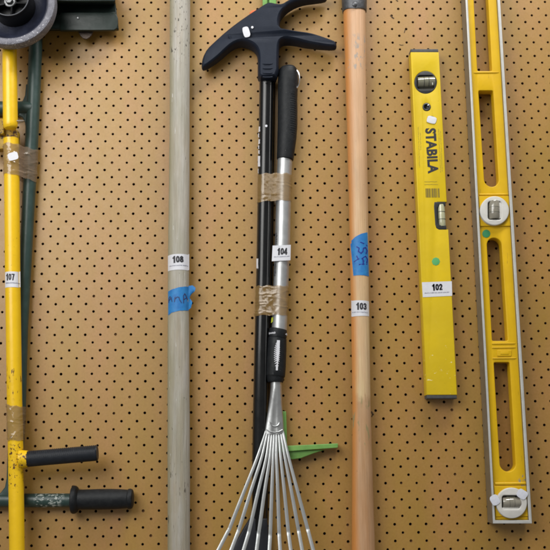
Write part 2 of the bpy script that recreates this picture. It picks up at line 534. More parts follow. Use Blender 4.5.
def pegboard():
    u0, u1, v0, v1 = -56, 60, -46, 84
    vs, fs, mi = [], [], []
    n = 16
    ring = []
    corners = [(1, 0), (0, 1), (-1, 0), (0, -1)]
    for k in range(n):
        q, t = divmod(k, 4)
        a, b = corners[q], corners[(q + 1) % 4]
        ring.append((a[0] + (b[0] - a[0]) * t / 4, a[1] + (b[1] - a[1]) * t / 4))
    rad = 0.00205
    for u in range(u0, u1 + 1):
        for v in range(v0, v1 + 1):
            if (u + v) % 2:
                continue
            if u in (u0, u1) or v in (v0, v1):
                continue
            o = len(vs)
            rr = rad * random.uniform(0.93, 1.07)
            jx, jy = random.gauss(0, 0.00012), random.gauss(0, 0.00012)
            for du, dv in ring:
                vs.append(((u + du) * CELL, 0, -(v + dv) * CELL * ASP))
            for depth in (0.0, 0.0005, 0.0045):
                for du, dv in ring:
                    a = atan2(dv, du)
                    r = rr if depth else rr * 1.12
                    vs.append((u * CELL + jx + r * cos(a), depth, -v * CELL * ASP + jy - r * sin(a)))
            if random.random() < .09:       # a dusty hole: something light sits part-way down
                q = len(vs); dd = random.uniform(.0022, .0036)
                for k in range(n):
                    a = 2 * pi * k / n
                    vs.append((u * CELL + jx + rr * cos(a), dd, -v * CELL * ASP + jy + rr * sin(a)))
                fs.append(tuple(range(q, q + n))); mi.append(1)
            for k in range(n):
                j = (k + 1) % n
                fs.append((o + k, o + j, o + n + j, o + n + k)); mi.append(0)
                fs.append((o + n + k, o + n + j, o + 2 * n + j, o + 2 * n + k)); mi.append(1)
                fs.append((o + 2 * n + k, o + 2 * n + j, o + 3 * n + j, o + 3 * n + k)); mi.append(1)
    # straight border
    X0, X1, Z0, Z1 = u0 * CELL, u1 * CELL, -v1 * CELL * ASP, -v0 * CELL * ASP

    def tri(a, b, c):
        o = len(vs)
        for (u, v) in (a, b, c):
            vs.append((u * CELL, 0, -v * CELL * ASP))
        fs.append((o, o + 1, o + 2)); mi.append(0)
    for v in range(v0, v1 + 1):
        for u, s in ((u0, 1), (u1, -1)):
            if (u + v) % 2 == 0:
                if v0 < v < v1:
                    tri((u, v - 1), (u, v + 1), (u + s, v))
    for u in range(u0, u1 + 1):
        for v, s in ((v0, 1), (v1, -1)):
            if (u + v) % 2 == 0 and u0 < u < u1:
                tri((u - 1, v), (u + 1, v), (u, v + s))
    for u, su in ((u0, 1), (u1, -1)):
        for v, sv in ((v0, 1), (v1, -1)):
            if (u + v) % 2 == 0:
                tri((u, v), (u + su, v), (u, v + sv))
    me = bpy.data.meshes.new('pegboard_wall')
    me.from_pydata(vs, [], fs)
    me.materials.append(hardboard); me.materials.append(board_edge)
    me.polygons.foreach_set('material_index', mi)
    o = bpy.data.objects.new('pegboard_wall', me)
    COL.objects.link(o)
    o['kind'] = 'structure'
    o['label'] = 'tan hardboard pegboard wall with staggered rows of small round holes behind all the tools'
    b = MB()
    z = [Vector((X0, .03, Z0)), Vector((X1, .03, Z0)), Vector((X1, .03, Z1)), Vector((X0, .03, Z1))]
    y = [Vector((p.x, 0.0002, p.z)) for p in z]
    b.add(z + y, [(0, 1, 2, 3), (0, 1, 5, 4), (1, 2, 6, 5), (2, 3, 7, 6), (3, 0, 4, 7)], 0)
    k = b.build('backing', board_back, o)
    sc_ = MB()
    for pts, w_ in (([(399.5, 44.6), (401.2, 45.2), (403.2, 45.0)], .7), ([(390.6, 15.6), (392.4, 17.6), (393.8, 18.4)], 1.3), ([(405.2, 29.6), (404.4, 32.6)], .9), ([(396.4, .2), (397.8, 1.2)], 1.2), ([(371.4, 411.8), (373.2, 414.6)], 1.6), ([(372.6, 414.6), (371.8, 416.4)], 1.2)):
        stroke(sc_, pts, w_, flat(.00025), 0)
    sc_.build('scuff', mat('scuffed_hardboard', (0.07, 0.04, 0.015), .8), o)
    return o


pegboard()


# ------------------------------------------------------------------ lot stickers
def lot_sticker(parent, surf_maker, quad, num, nb, base_eps=0.0004):
    """white paper sticker: quad TL, TR, BR, BL in pixels; nb = (x0, y0, x1, y1) of the number."""
    mb = MB()
    TL, TR, BR, BL = quad
    patch(mb, surf_maker(base_eps), [TL, TR], [BL, BR], n=12, m=4, mi=0)
    s2 = surf_maker(base_eps + 0.00035)
    sl = (TR[1] - TL[1]) / (TR[0] - TL[0])
    sk = (BL[0] - TL[0]) / (BL[1] - TL[1])
    x0, y0, x1, y1 = nb
    digits(mb, num, s2, (x0, y1), (x1 - x0, (x1 - x0) * sl), (-sk * (y1 - y0), -(y1 - y0)), 1)
    # the small second line of print, too fine to read
    yl = BL[1] - (BL[1] - TL[1]) * 0.27
    w = TR[0] - TL[0]
    x = TL[0] + w * 0.09
    rnd = random.Random(num)
    while x < TR[0] - w * 0.08:
        yy = yl + (x - TL[0]) * sl
        hgt = rnd.choice((.55, .6, .65, .95))
        stroke(mb, [(x, yy + .3), (x + rnd.uniform(-.08, .12), yy + .3 - hgt)], .20, s2, 2)
        if rnd.random() < .6:
            stroke(mb, [(x, yy + rnd.choice((.25, -.1, -.25))), (x + .3, yy + rnd.choice((.25, -.1, -.25)))], .16, s2, 2)
        x += rnd.choice((.34, .38, .42, .42, .75))
    o = mb.build('lot_sticker', [white_paper, ink, grey_ink], parent)
    return o


def price_sticker(parent, surf, pts, m=None, name='price_sticker', dome=0.0):
    mb = MB()
    vs = [surf(x, y) for x, y in pts]
    n = len(vs)
    c = sum(vs, Vector()) / n
    k = [v.lerp(c, 0.04) + Vector((0, -0.00005 - 0.00006 * sin(i * 1.9), 0)) for i, v in enumerate(vs)]
    base = [v + Vector((0, 0.0004, 0)) for v in vs]
    mb.rings([base, vs, k], 0, False)
    mb.add(k + [c + Vector((0, -0.00008, 0))], [(i, (i + 1) % n, n) for i in range(n)], 0)
    return mb.build(name, m or white_paper, parent, sharp=70)


def lozenge(cx, cy, w, h, ang, n=22):
    out = []
    for k in range(n):
        a = 2 * pi * k / n
        x = abs(cos(a)) ** 0.6 * (1 if cos(a) > 0 else -1) * w / 2
        y = abs(sin(a)) ** 0.6 * (1 if sin(a) > 0 else -1) * h / 2
        x += random.uniform(-.15, .15); y += random.uniform(-.15, .15)
        out.append((cx + x * cos(ang) - y * sin(ang), cy + x * sin(ang) + y * cos(ang)))
    return out


# ------------------------------------------------------------------ tape round two shafts
def tape_band(name, circles_at, y_top, y_bot, material, label, n=144, m=72, amp=0.0009, ncrease=8, seed=1, slope=(0, 0)):
    """circles_at(py) -> list of (x, h, r); hull of the circles swept from y_top to y_bot."""
    rnd = random.Random(seed)
    ph = [(rnd.uniform(20, 60), rnd.uniform(-60, 60), rnd.uniform(0, 6.28), rnd.uniform(.4, 1)) for _ in range(7)]
    creases = [(rnd.uniform(.05, .95), rnd.uniform(-.5, .5), rnd.uniform(.014, .040), rnd.uniform(0, 1), rnd.uniform(.06, .22), rnd.uniform(.5, 1.4)) for _ in range(ncrease)]
    rows = []
    jt = [0.0] * n
    jb = [0.0] * n
    for k in range(n):
        jt[k] = sin(k * .37 + seed) * 0.5 + rnd.uniform(-.2, .2) + slope[0] * cos(2 * pi * k / n)
        jb[k] = sin(k * .29 + seed * 2) * 0.5 + rnd.uniform(-.2, .2) + slope[1] * cos(2 * pi * k / n)
    for j in range(m + 1):
        t = j / m
        py = y_top + (y_bot - y_top) * t
        pts = []
        for x, h, r, z in circles_at(py):
            for k in range(48):
                a = 2 * pi * k / 48
                pts.append((x + (r + 0.0007) * cos(a), h + (r + 0.0007) * sin(a)))
        pts = sorted(set(pts))

        def half(seq):
            out = []
            for p in seq:
                while len(out) > 1 and (out[-1][0] - out[-2][0]) * (p[1] - out[-2][1]) - (out[-1][1] - out[-2][1]) * (p[0] - out[-2][0]) <= 0:
                    out.pop()
                out.append(p)
            return out
        lo, up = half(pts), half(pts[::-1])
        hull = lo[:-1] + up[:-1]
        # start at the right-most point, resample by length
        i0 = max(range(len(hull)), key=lambda i: hull[i][0])
        hull = hull[i0:] + hull[:i0]
        hull.append(hull[0])
        ln = [0.0]
        for a, b in zip(hull, hull[1:]):
            ln.append(ln[-1] + sqrt((a[0] - b[0]) ** 2 + (a[1] - b[1]) ** 2))
        row = []
        cx = sum(p[0] for p in hull) / len(hull); ch = sum(p[1] for p in hull) / len(hull)
        for k in range(n):
            s = ln[-1] * k / n
            i = max(i for i in range(len(ln)) if ln[i] <= s + 1e-12)
            i = min(i, len(hull) - 2)
            f = (s - ln[i]) / max(ln[i + 1] - ln[i], 1e-9)
            x = hull[i][0] + (hull[i + 1][0] - hull[i][0]) * f; h = hull[i][1] + (hull[i + 1][1] - hull[i][1]) * f
            z = circles_at(py + jt[k] * (1 - t) + jb[k] * t)[0][3]
            w = sum(a4 * (max(0, sin(x * a1 * 6 + z * a2 * 6 + a3)) ** 4) for a1, a2, a3, a4 in ph) / 2.2 * amp
            fk = k / n
            for t0, sl_, wd, fc, fw, ca in creases:
                df = (fk - fc + .5) % 1 - .5
                if abs(df) < fw:
                    w += ca * .0007 * math.exp(-((t - t0 - sl_ * df) / wd) ** 2) * (1 - (df / fw) ** 2)
            d = Vector((x - cx, h - ch)); d.normalize()
            row.append(Vector((x + d.x * w, -(h + d.y * w), z)))
        rows.append(row)
    mb = MB()
    mb.grid(rows, 0, closed=True)
    o = mb.build(name, material, None, sharp=180, weld=False)
    # origin to the band itself
    c = sum((v.co for v in o.data.vertices), Vector()) / len(o.data.vertices)
    o.data.transform(Matrix.Translation(-c)); o.location = c
    tag(o, label, 'packing tape', 'bands of brown packing tape tying two tools together')
    return o


def circ_fn(*poles):
    def fn(py):
        out = []
        for p in poles:
            z = at(20, py, 0.03).z
            c, r = p.point(z)
            out.append((c.x, -c.y, r, z))
        return out
    return fn


# ------------------------------------------------------------------ yellow lawn edger (wheel and two tubes)
lower = Pole([(11.0, 139, 7.4), (11.8, 180, 7.6), (12.7, 280, 7.5), (14.5, 400, 7.5), (15.5, 440, 7.6), (17, 550, 7.6), (18, 620, 7.6)], 0.040)
upper = Pole([(9.5, 24, 7.1), (9.6, 50, 7.1), (10.4, 122, 7.3), (10.5, 126, 7.0), (10.6, 128.3, 5.8), (10.6, 129.3, 3.5)], 0.053, 0.060)
edger = thing('lawn_edger', 'yellow tube lawn tool with grey rimmed wheel and ribbed black side grip, sticker 107', 'lawn edger', lower.p[-1])
mb = MB(); lower.mesh(mb, 40, n=3); mb.build('lower_tube', yellow_paint, edger)
mb = MB(); upper.mesh(mb, 40, n=2); mb.build('upper_tube', yellow_paint, edger)
mb = MB()
plate(mb, [rrect(-14, 128.5, 17.5, 149, 2.5)], 0.022, 0.041, 0, 0.002)
plate(mb, [rrect(-12, 118, 4, 134, 2)], 0.041, 0.052, 0, 0.002)
mb.build('bracket', rusty_yellow, edger)
mb = MB()
c = at(13.5, 122.5, 0.05)
ringpts = [c + Vector((0.0175 * cos(a), -0.0165 * sin(a) * .9, 0.003 * cos(a) - 0.004 * sin(a))) for a in [2 * pi * k / 28 for k in range(29)]]
mb.tube(ringpts, 0.0010, 8, 0, False)
mb.build('wire_ring', steel, edger)
# side grip with its welded socket
g = MB()
ga, gb = at(20, 459.4, 0.042), at(28, 458.9, 0.042)
sc = scale_at(30, 458, .04)
g.tube([ga, ga.lerp(gb, .3), ga.lerp(gb, .6), gb], [9.6 * sc, 9.2 * sc, 8.7 * sc, 8.2 * sc], 28)
g.build('grip_socket', yellow_paint, edger)
g = MB()
g0, g1 = at(24.6, 459.4, 0.042), at(97.6, 453.0, 0.042)
ax = (g1 - g0).normalized(); upv = Vector((0, 0, 1)) - ax * ax.z; upv.normalize(); fr = ax.cross(upv)
if fr.y > 0:
    fr = -fr
rings = []
N = 150
for i in range(N + 1):
    t = i / N
    e = min(t / .015, (1 - t) / .015, 1.0)
    row = []
    for k in range(36):
        a = 2 * pi * k / 36
        up_c = cos(a)
        rib = 0.0007 * max(0, min(1, (up_c - .05) * 3)) * (1 if (i // 2) % 2 else 0) * (1 if i > 10 else 0)
        r = (7.7 * sc) * (0.88 + .12 * sqrt(max(e, 0))) + rib
        row.append(g0.lerp(g1, t) + (upv * cos(a) + fr * sin(a)) * r)
    rings.append(row)
g.rings(rings)
g.build('side_grip', mat('grip_rubber', (0.010, 0.0125, 0.0175), 0.45, spec=0.28, var=((0.018, 0.021, 0.028), 90.0, 0.7), bump=(500.0, 0.0002), chips=[((0.10, 0.10, 0.11), 260.0, 0.72, None)]), edger, sharp=30)
# wheel
px = scale_at(10, 5, 0.095)
WC = at(10.2, 3.2, 0.0)
WC.y = 0
wc = at(10.2, 3.2, 0.095)
whl = MB()
q = Vector((wc.x, 0, wc.z))
whl.lathe(q + Vector((0, -.010, 0)), (0, -1, 0), [(44.4 * px, .066), (45.2 * px, .070), (45.2 * px, .083), (44.6 * px, .0862), (43.2 * px, .0875), (40 * px, .0878), (38.6 * px, .0868), (37.8 * px, .0845)], 96)
wheel = whl.build('wheel', galv, edger)
whl = MB()
whl.lathe(q + Vector((0, -.010, 0)), (0, -1, 0), [(44.0 * px, .067), (37.9 * px, .066), (37.9 * px, .0843), (36.5 * px, .0835), (35.5 * px, .079), (33 * px, .074), (28 * px, .070), (20 * px, .068), (8 * px, .068), (1 * px, .068), (1 * px, .060), (30 * px, .060), (44.0 * px, .064), (44.0 * px, .067)], 80)
whl.build('dish', mat('navy_painted_dish', (0.012, 0.014, 0.026), 0.42, spec=0.3, var=((0.024, 0.028, 0.05), 50.0, 0.8), bump=(250.0, 0.0004), chips=[((0.2, 0.2, 0.23), 300.0, 0.74, None)]), wheel)
hc = at(9.3, -2.2, 0.114)
hq = Vector((hc.x, -.010, hc.z))
hub = MB()
hub.lathe(hq, (0, -1, 0), [(21 * px, .068), (19.6 * px, .088), (19.2 * px, .1035), (18.8 * px, .1048), (18.2 * px, .1040), (17.6 * px, .088), (17.0 * px, .078), (5 * px, .078), (4.6 * px, .090), (1 * px, .090)], 64)
for k in range(5):
    a = 2 * pi * (k + .18) / 5
    d = Vector((cos(a), 0, -sin(a))); s = Vector((-d.z, 0, d.x)) * 0.0012
    v = []
    for rr, h0, h1 in ((4.6 * px, .078, .0905), (17.4 * px, .078, .0985)):
        for ss in (-1, 1):
            for h in (h0, h1):
                v.append(hq + d * rr + s * ss + Vector((0, -h, 0)))
    hub.add(v, [(0, 1, 3, 2), (4, 5, 7, 6), (0, 1, 5, 4), (2, 3, 7, 6), (1, 3, 7, 5), (0, 2, 6, 4)])
hub.build('hub_cup', mat('hub_black', (0.004, 0.0042, 0.005), 0.4, spec=0.25), wheel)
edge = MB()
edge.tube([hq + Vector((18.9 * px * cos(a), -.1042, 18.9 * px * sin(a))) for a in [2 * pi * k / 72 for k in range(73)]], .0009, 8, 0, False)
edge.build('hub_edge', mat('hub_edge_highlight', (0.10, 0.105, 0.12), .4), wheel)  # thin paler ring: highlight along the cup's rim put in as colour
bc = at(9.2, 0.6, 0.104)
bq = Vector((bc.x, -.010, bc.z))
bolt = MB()
bolt.lathe(bq, (0, -1, 0), [(5.8 * px, .0885), (5.8 * px, .0905), (5.3 * px, .0915), (3.6 * px, .0915)], 32)
bolt.lathe(bq, (0, -1, 0), [(3.7 * px, .091), (3.7 * px, .0955), (3.1 * px, .0968), (2.0 * px, .0968), (1.9 * px, .0952), (0.4 * px, .0950)], 6, 0, True)
bolt.build('wheel_bolt', mat('dull_bolt', (0.20, 0.205, 0.21), 0.45, 0.8, var=((0.09, 0.09, 0.095), 300.0, .7)), wheel)
sf = lower.surf
lot_sticker(edger, sf, [(5.0, 272.0), (20.2, 271.6), (20.4, 287.2), (5.0, 287.6)], '107', (6.3, 274.0, 14.8, 280.6))

# ------------------------------------------------------------------ dark green tool behind it
gp = Pole([(39.5, -60, 6.6), (35.6, 45, 6.6), (33.9, 90, 6.6), (31.2, 150, 6.6), (26.0, 250, 6.2), (22.4, 330, 5.6), (19.8, 400, 6.3), (16.0, 470, 6.6), (14.6, 503, 6.6)], 0.0135)
gt = thing('edging_shears', 'dark green tubular garden tool with black rubber grip, mostly behind the yellow tube', 'garden shears', gp.p[-1])
mb = MB(); gp.mesh(mb, 32, n=3)
s0 = scale_at(20, 500, .015)
mb.tube([at(-70, 500.4, .0135), at(-10, 500.4, .0135), at(40, 500.4, .0135), at(73, 500.3, .0135)], 6.8 * s0, 28)
plate(mb, [[(-9, 497), (0, 493), (4.5, 487), (6.2, 478), (6.9, 455), (7.6, 440), (9, 425), (19, 425), (21, 497)]], 0.008, 0.020, 0, 0.003)
s1 = scale_at(20, 108, .015)
mb.tube([at(-70, 108.5, .0135), at(0, 108.5, .0135), at(33, 108.5, .0135)], 7.2 * s1, 28)
plate(mb, [[(19, 103), (22.5, 100), (24.6, 95), (25.6, 84), (31, 82), (32, 118), (25.5, 130), (24.5, 122), (22, 117), (18, 115)]], 0.008, 0.019, 0, 0.003)
frame = mb.build('frame', green_paint, gt)
# the channel-shaped head at the top right
hd = MB()


def bar_x(prof_px, x0, x1, slant=0.0):
    """a profile of (py, h) swept from pixel x0 to x1."""
    a = [at(x0, y, h) for y, h in prof_px]
    b = [at(x1 + slant * (y - 2), y, h) for y, h in prof_px]
    return a, b


a, b = bar_x([(-12, .006), (-12, .058), (-1.5, .060), (1.0, .060), (2.2, .056), (3.0, .050), (3.4, .016), (13, .016), (13.0, .028), (14, .033), (28.5, .033), (30.3, .029), (30.3, .020), (31.0, .006)], 40, 115.5, 0.12)
hd.rings([a, b])
hd.build('channel_head', dark_green, gt, bevel=0.0016)
hd = MB()
plate(hd, [[(60, 12.2)] + [(p[0], p[1]) for p in [(113, 12.2), (116, 13.5), (117.6, 17), (118, 24), (117.2, 28), (114, 30), (60, 30.2)]]], 0.028, 0.0345, 0, 0.0012)
hd.build('front_plate', dark_green, gt)
hd = MB()
plate(hd, [[(77.2, 28), (78.3, 32), (80.4, 35.8), (83, 38.2), (86, 39), (89, 37.8), (91.6, 35), (93.2, 31.6), (94, 28)]], 0.018, 0.0215, 0, 0.0008)
hd.build('tab', mat('rusty_steel', (0.10, 0.075, 0.06), 0.5, 0.5, var=((0.05, 0.03, 0.022), 200.0, 0.8), bump=(300.0, 0.0005)), gt)
hd = MB()
c = at(78, 18.2, .0345)
hd.lathe(Vector((c.x, 0, c.z)), (0, -1, 0), [(0.0024, .034), (0.0023, .0358), (0.0014, .0366), (0.0003, .0368)], 16, 0, True)
hd.build('rivet', steel, gt)
# lower grip
s0 = scale_at(100, 500, .0135)
lg = MB()
prof = [(71.4, 5.5), (71.6, 12.2), (72.2, 13.4), (73.6, 13.9), (75.6, 13.6), (77.2, 12.4), (78.0, 10.8), (78.8, 9.9), (82, 9.8), (90, 9.9), (100, 10.1), (112, 10.0), (122, 9.5), (127.6, 9.0), (128.4, 9.8), (130.5, 10.0), (132.2, 9.4), (133.0, 8.0), (133.2, 4.0)]
pts = [at(x, 499.7 - (x - 70) * 0.015, .0165) for x, r in prof]
lg.tube(pts, [r * s0 for x, r in prof], 40)
for o_ in lg.v:
    if o_.y > 0.0:
        o_.y = 0.0 - 0.0004
lg.build('side_grip', black_rubber, gt)

# ------------------------------------------------------------------ tape on those two
b1 = tape_band('tape_band', circ_fn(lower, gp), 147.5, 178.5, grey_tape, 'buff tape round the yellow and green tubes with a white price sticker on it', amp=.0008, ncrease=18, seed=3, slope=(0.6, 1.2))
mb = MB()
pts = lozenge(13.0, 156.2, 10.5, 8.0, -0.25)
vs = [at(x, y, .0606) - b1.location for x, y in pts]
mb.add([v + b1.location for v in vs], [list(range(len(vs)))])
mb.build('price_sticker', white_paper, b1)
b2 = tape_band('tape_band', circ_fn(lower, gp), 405, 440.5, grey_tape, 'crumpled buff tape round the yellow tube just above its ribbed black grip', amp=.0010, ncrease=20, seed=5, slope=(2.0, 0.0))

# ------------------------------------------------------------------ grey wooden pole, lot 108
gpole = Pole([(180.2, -60, 10.2), (180, 0, 10.2), (179.7, 110, 9.9), (178.9, 200, 10.3), (178.5, 260, 10.5), (178.3, 310, 10.6), (178.7, 440, 11.2), (178.8, 550, 11.2), (178.9, 620, 11.2)], 0.0195)
pole = thing('wooden_pole', 'weathered grey wooden pole with blue masking tape, lot sticker 108', 'wooden pole', gpole.p[-1])
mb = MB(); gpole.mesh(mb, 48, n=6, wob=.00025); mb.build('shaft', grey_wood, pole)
lot_sticker(pole, gpole.surf, [(167.6, 255.0), (189.2, 254.0), (189.2, 269.8), (167.8, 270.6)], '108', (172.6, 256.8, 183.6, 263.2))
mb = MB()
S = gpole.surf(.0004)
patch(mb, S, [(168.0, 291.0), (172, 289.6), (180, 287.6), (189.2, 285.8), (192.6, 285.2), (195.6, 288.0)], [(168.2, 315.0), (172, 312.8), (179, 311.2), (187, 310.2), (190.6, 308.4), (191.8, 304)], n=24, m=10, jit=.12)
# keep the notch under the flap: pull the middle of the right edge in
n_, m_ = 24, 10
for j in range(m_ + 1):
    for i in range(n_ + 1):
        t = j / m_
        if i > 20 and t > .22:
            v = mb.v[j * (n_ + 1) + i]; k = (i - 20) / 4
            v.x -= 0.0065 * k * sin(pi * min(1, (t - .22) / .62)); v.y += .002 * k
S2 = gpole.surf(.0009)


def px_of(seq, x0, y0, f):
    return [(x0 + x / f, y0 + y / f) for x, y in seq]


for st in ([(75, 310), (78, 250), (95, 222), (115, 240), (118, 275)], [(80, 285), (108, 252)], [(128, 305), (118, 262)],
           [(166, 310), (172, 245), (178, 235)], [(180, 262), (205, 235), (232, 240), (238, 270)], [(240, 275), (268, 320)],
           [(298, 325), (296, 215), (312, 178), (325, 195), (350, 262)], [(303, 268), (335, 240)]):
    stroke(mb, px_of(st, 164, 282, 15.28), 0.62, S2, 1)
mb.build('masking_tape', [blue_tape, pen], pole, sharp=180, weld=False)

# ------------------------------------------------------------------ pine handle, lot 103
hp = Pole([(353.6, -60, 11.3), (354.2, 0, 11.2), (354.8, 30, 10.9), (356.3, 100, 10.0), (358.4, 200, 9.4), (359.4, 260, 9.2), (360.2, 315, 9.0), (361.4, 400, 9.1), (361.9, 440, 9.6), (362.4, 475, 10.3), (363.0, 520, 11.1), (363.5, 560, 11.8), (364.2, 620, 12.2)], 0.0195)
hnd = thing('pine_pole', 'pale varnished pine tool handle with steel ferrule and blue tape, lot sticker 103', 'wooden pole', hp.p[-1])
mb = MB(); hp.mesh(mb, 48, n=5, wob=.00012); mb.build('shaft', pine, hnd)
fe = MB()
rows = []
for yy, rr in ((-60, 13.0), (-20, 12.8), (2, 12.5), (6.6, 12.4), (8.2, 12.1), (8.6, 11.3)):
    row = []
    for k in range(48):
        a = 2 * pi * k / 48
        dip = 1.3 * max(0, cos(a)) ** 2 - 0.6 * abs(sin(2 * a)) if yy > 5 else 0     # lower edge dips in front
        c, r = hp.point(at(354, yy + dip, .035).z)
        row.append(Vector((c.x + rr / 11.2 * r * sin(a), c.y - rr / 11.2 * r * cos(a), c.z)))
    rows.append(row)
fe.rings(rows)
c = at(354.6, 4.2, .042)
fe.lathe(Vector((c.x, c.y, c.z)), (0, -1, 0), [(.0045, -.004), (.0045, .0008), (.003, .0020), (.0006, .0024)], 16, 0, True)
fe.build('ferrule', dark_steel, hnd)
lot_sticker(hnd, hp.surf, [(351.3, 300.4), (369.0, 301.0), (369.2, 316.0), (351.4, 316.4)], '103', (356.0, 303.0, 366.4, 309.8))
mb = MB()
S = hp.surf(.0004)
patch(mb, S, [(350.8, 241.0), (355.5, 237.0), (361, 234.3), (367.6, 232.0)], [(353.6, 275.6), (369.2, 275.8)], n=16, m=10, jit=.12)
S2 = hp.surf(.0009)
for st in ([(135, 140), (165, 152), (205, 168)], [(95, 190), (120, 205), (205, 175)], [(120, 205), (112, 240), (140, 262), (160, 240), (165, 205), (190, 195), (208, 225), (195, 260)],
           [(70, 350), (110, 325), (160, 320)], [(110, 325), (95, 290)], [(150, 320), (190, 290), (212, 320), (205, 355), (165, 345)], [(160, 325), (165, 380)], [(120, 385), (165, 380), (205, 375)]):
    stroke(mb, px_of(st, 348, 230, 11.0), 1.0, S2, 1)
mb.build('masking_tape', [blue_tape, blue_pen], hnd, sharp=180)

# ------------------------------------------------------------------ weed puller: black shaft, slate head, green foot pedal
wp = Pole([(266.9, 70, 7.3), (265.3, 170, 7.4), (263.6, 270, 7.4), (261.6, 350, 7.4), (260.4, 410, 7.5), (259.2, 470, 7.3), (258.6, 530, 6.9)], 0.0142)
wd = thing('weed_puller', 'glossy black shafted weed puller with slate hooked head and bright green foot pedal', 'weed puller', wp.p[-1])
mb = MB(); wp.mesh(mb, 40, n=3)
# the moulded ridge that runs down the right of the shaft
rid = [wp.point(at(265, y, .02).z) for y in (84, 180, 300, 420, 500)]
mb.tube([c + Vector((r * sin(.62), -r * cos(.62), 0)) for c, r in rid], 0.0017, 10)
S2 = wp.surf(.0005)
for y0, y1, x0, x1 in ((126.5, 131, 258.8, 260.4), (133.2, 137.0, 258.2, 259.4), (139.2, 143.2, 258.6, 260.2), (145.2, 148.6, 258.2, 259.5), (150.2, 153.6, 258.3, 259.9), (156, 166.5, 257.9, 260.4), (168.5, 173, 257.9, 258.8), (258.6, 268.5, 256.4, 258.5)):
    mb.add([S2(x0, y0), S2(x1, y0), S2(x1 - .2, (y0 + y1) / 2), S2(x1, y1), S2(x0, y1)], [(0, 1, 2, 3, 4)], 1)
dot = circle(266.2, 126.6, 1.2, 12)
mb.add([S2(x, y) for x, y in dot], [list(range(12))], 1)
mb.build('shaft', [black_gloss, white_paper], wd)
rod = Pole([(272.0, 76, 3.5), (270.6, 170, 3.7), (269.2, 270, 3.9), (267.4, 350, 3.9), (265.6, 430, 3.7), (264.4, 520, 3.6)], 0.0068)
mb = MB(); rod.mesh(mb, 24, n=3)
mb.build('pull_rod', black_gloss, wd)
# head: front outline (pixels) and the back outline it tapers to
sil = [(202.2, 70.2), (201.4, 66), (202.8, 57.5), (206.6, 50.2), (214.5, 43), (225, 34), (235.5, 26.2), (246, 19.4), (256, 13), (265.4, 6.8), (270, 5.6), (276.5, 7.2), (281.5, 7.4), (286, 4.4), (291.6, 1), (299, -3.4), (310, -7), (326.6, -7.4), (328.0, -4.6), (327, 0.6),
       (322, 1.8), (315, 2.6), (305, 3.6), (296.5, 6.0), (289.5, 9.8), (284.4, 14.2), (281.2, 18.4), (279.6, 24), (279.5, 31.2), (287, 32.4), (297, 33.6), (309.5, 34.6), (318.5, 36.8), (330, 40.2), (335.8, 42.4), (336.7, 45.5), (336.2, 49.4),
       (330, 49.6), (318, 48.6), (305, 46.8), (294.5, 44.2), (285, 43.4), (281, 45), (279.4, 49), (279.0, 56), (278.7, 79.6), (268.4, 82.4), (257.8, 81.4), (257.6, 70), (257.8, 60), (256.6, 53.4), (252.6, 49), (246.5, 46.2), (240.4, 45.4),
       (233, 48.4), (226.6, 53.6), (220, 59.8), (213, 65), (206.6, 69.2)]
H0, H1 = 0.006, 0.040


def head_rings(outl):
    n = len(outl)
    P = [at(x, y, 0.020) for x, y in outl]
    out = []

    def inset(P, d, hh, taper):
        res = []
        for i in range(n):
            a, p, b = P[i - 1], P[i], P[(i + 1) % n]
            t = (b - a); t.normalize()
            nrm = Vector((-t.z, 0, t.x))
            # outline runs clockwise on screen (z up) -> inside is on one side; test by area
            q = p + nrm * d * SGN
            # tip of the pick and of the tines are thinner than the middle
            far = min(1.0, max(0.0, (abs(p.x - CX) - 0.03) / 0.10)); 
            if p.z < CZ - 0.03 and abs(p.x - CX) < .035: far = 0
            top = hh * (1 - 0.28 * far) if hh > .02 else hh + .006 * far
            res.append(Vector((q.x, -top, q.z)))
        return res
    CX = at(268, 40, .02).x; CZ = at(268, 40, .02).z
    area = sum(P[i].x * P[(i + 1) % n].z - P[(i + 1) % n].x * P[i].z for i in range(n))
    SGN = 1 if area > 0 else -1
    out.append(inset(P, .0035, H0, 0)); out.append(inset(P, 0.0008, H0 + .0028, 0)); out.append(P and inset(P, 0, .015, 0))
    out.append(inset(P, 0.0004, .026, 0)); out.append(inset(P, .0016, .034, 0)); out.append(inset(P, .0030, .038, 0)); out.append(inset(P, .0052, H1, 0))
    return out


def smooth_outline(o, it=1):
    for _ in range(it):
        r = []
        for i in range(len(o)):
            a, b = o[i], o[(i + 1) % len(o)]
            r.append((a[0] * .75 + b[0] * .25, a[1] * .75 + b[1] * .25)); r.append((a[0] * .25 + b[0] * .75, a[1] * .25 + b[1] * .75))
        o = r
    return o


mb = MB()
rings = head_rings(smooth_outline(sil, 1))
o0 = len(mb.v)
mb.grid(rings, 0, closed=True)
# caps as filled outlines
for rg in (rings[0], rings[-1]):
    vs, fs = filled([[(p.x, p.z) for p in rg]])
    # heights from nearest ring vertex
    pv = []
    for v in vs:
        k = min(rg, key=lambda p: (p.x - v.x) ** 2 + (p.z - v.y) ** 2)
        pv.append(Vector((v.x, k.y, v.y)))
    mb.add(pv, fs, 0)
# grooves in the stem, as raised dark ribs
for yy in (63.6, 68.2, 72.8, 77.0):
    mb.tube([at(262.8, yy, .0396), at(265, yy + .3, .0404), at(270, yy + .3, .0404), at(272.4, yy, .0396)], 0.0013, 8)
# raised collar ridge on the pick
mb.tube([at(228.2, 33.6, .030), at(229.6, 37, .0352), at(231.4, 41, .034)], [0.0012, .0022, .0012], 10)
head = mb.build('head', slate_plastic, wd, sharp=32)
price_sticker(head, flat(.0409), lozenge(246.3, 32.0, 6.6, 10.6, -0.28))
price_sticker(head, flat(.0409), circle(252.3, 27.3, 1.25, 12), name='white_dot')
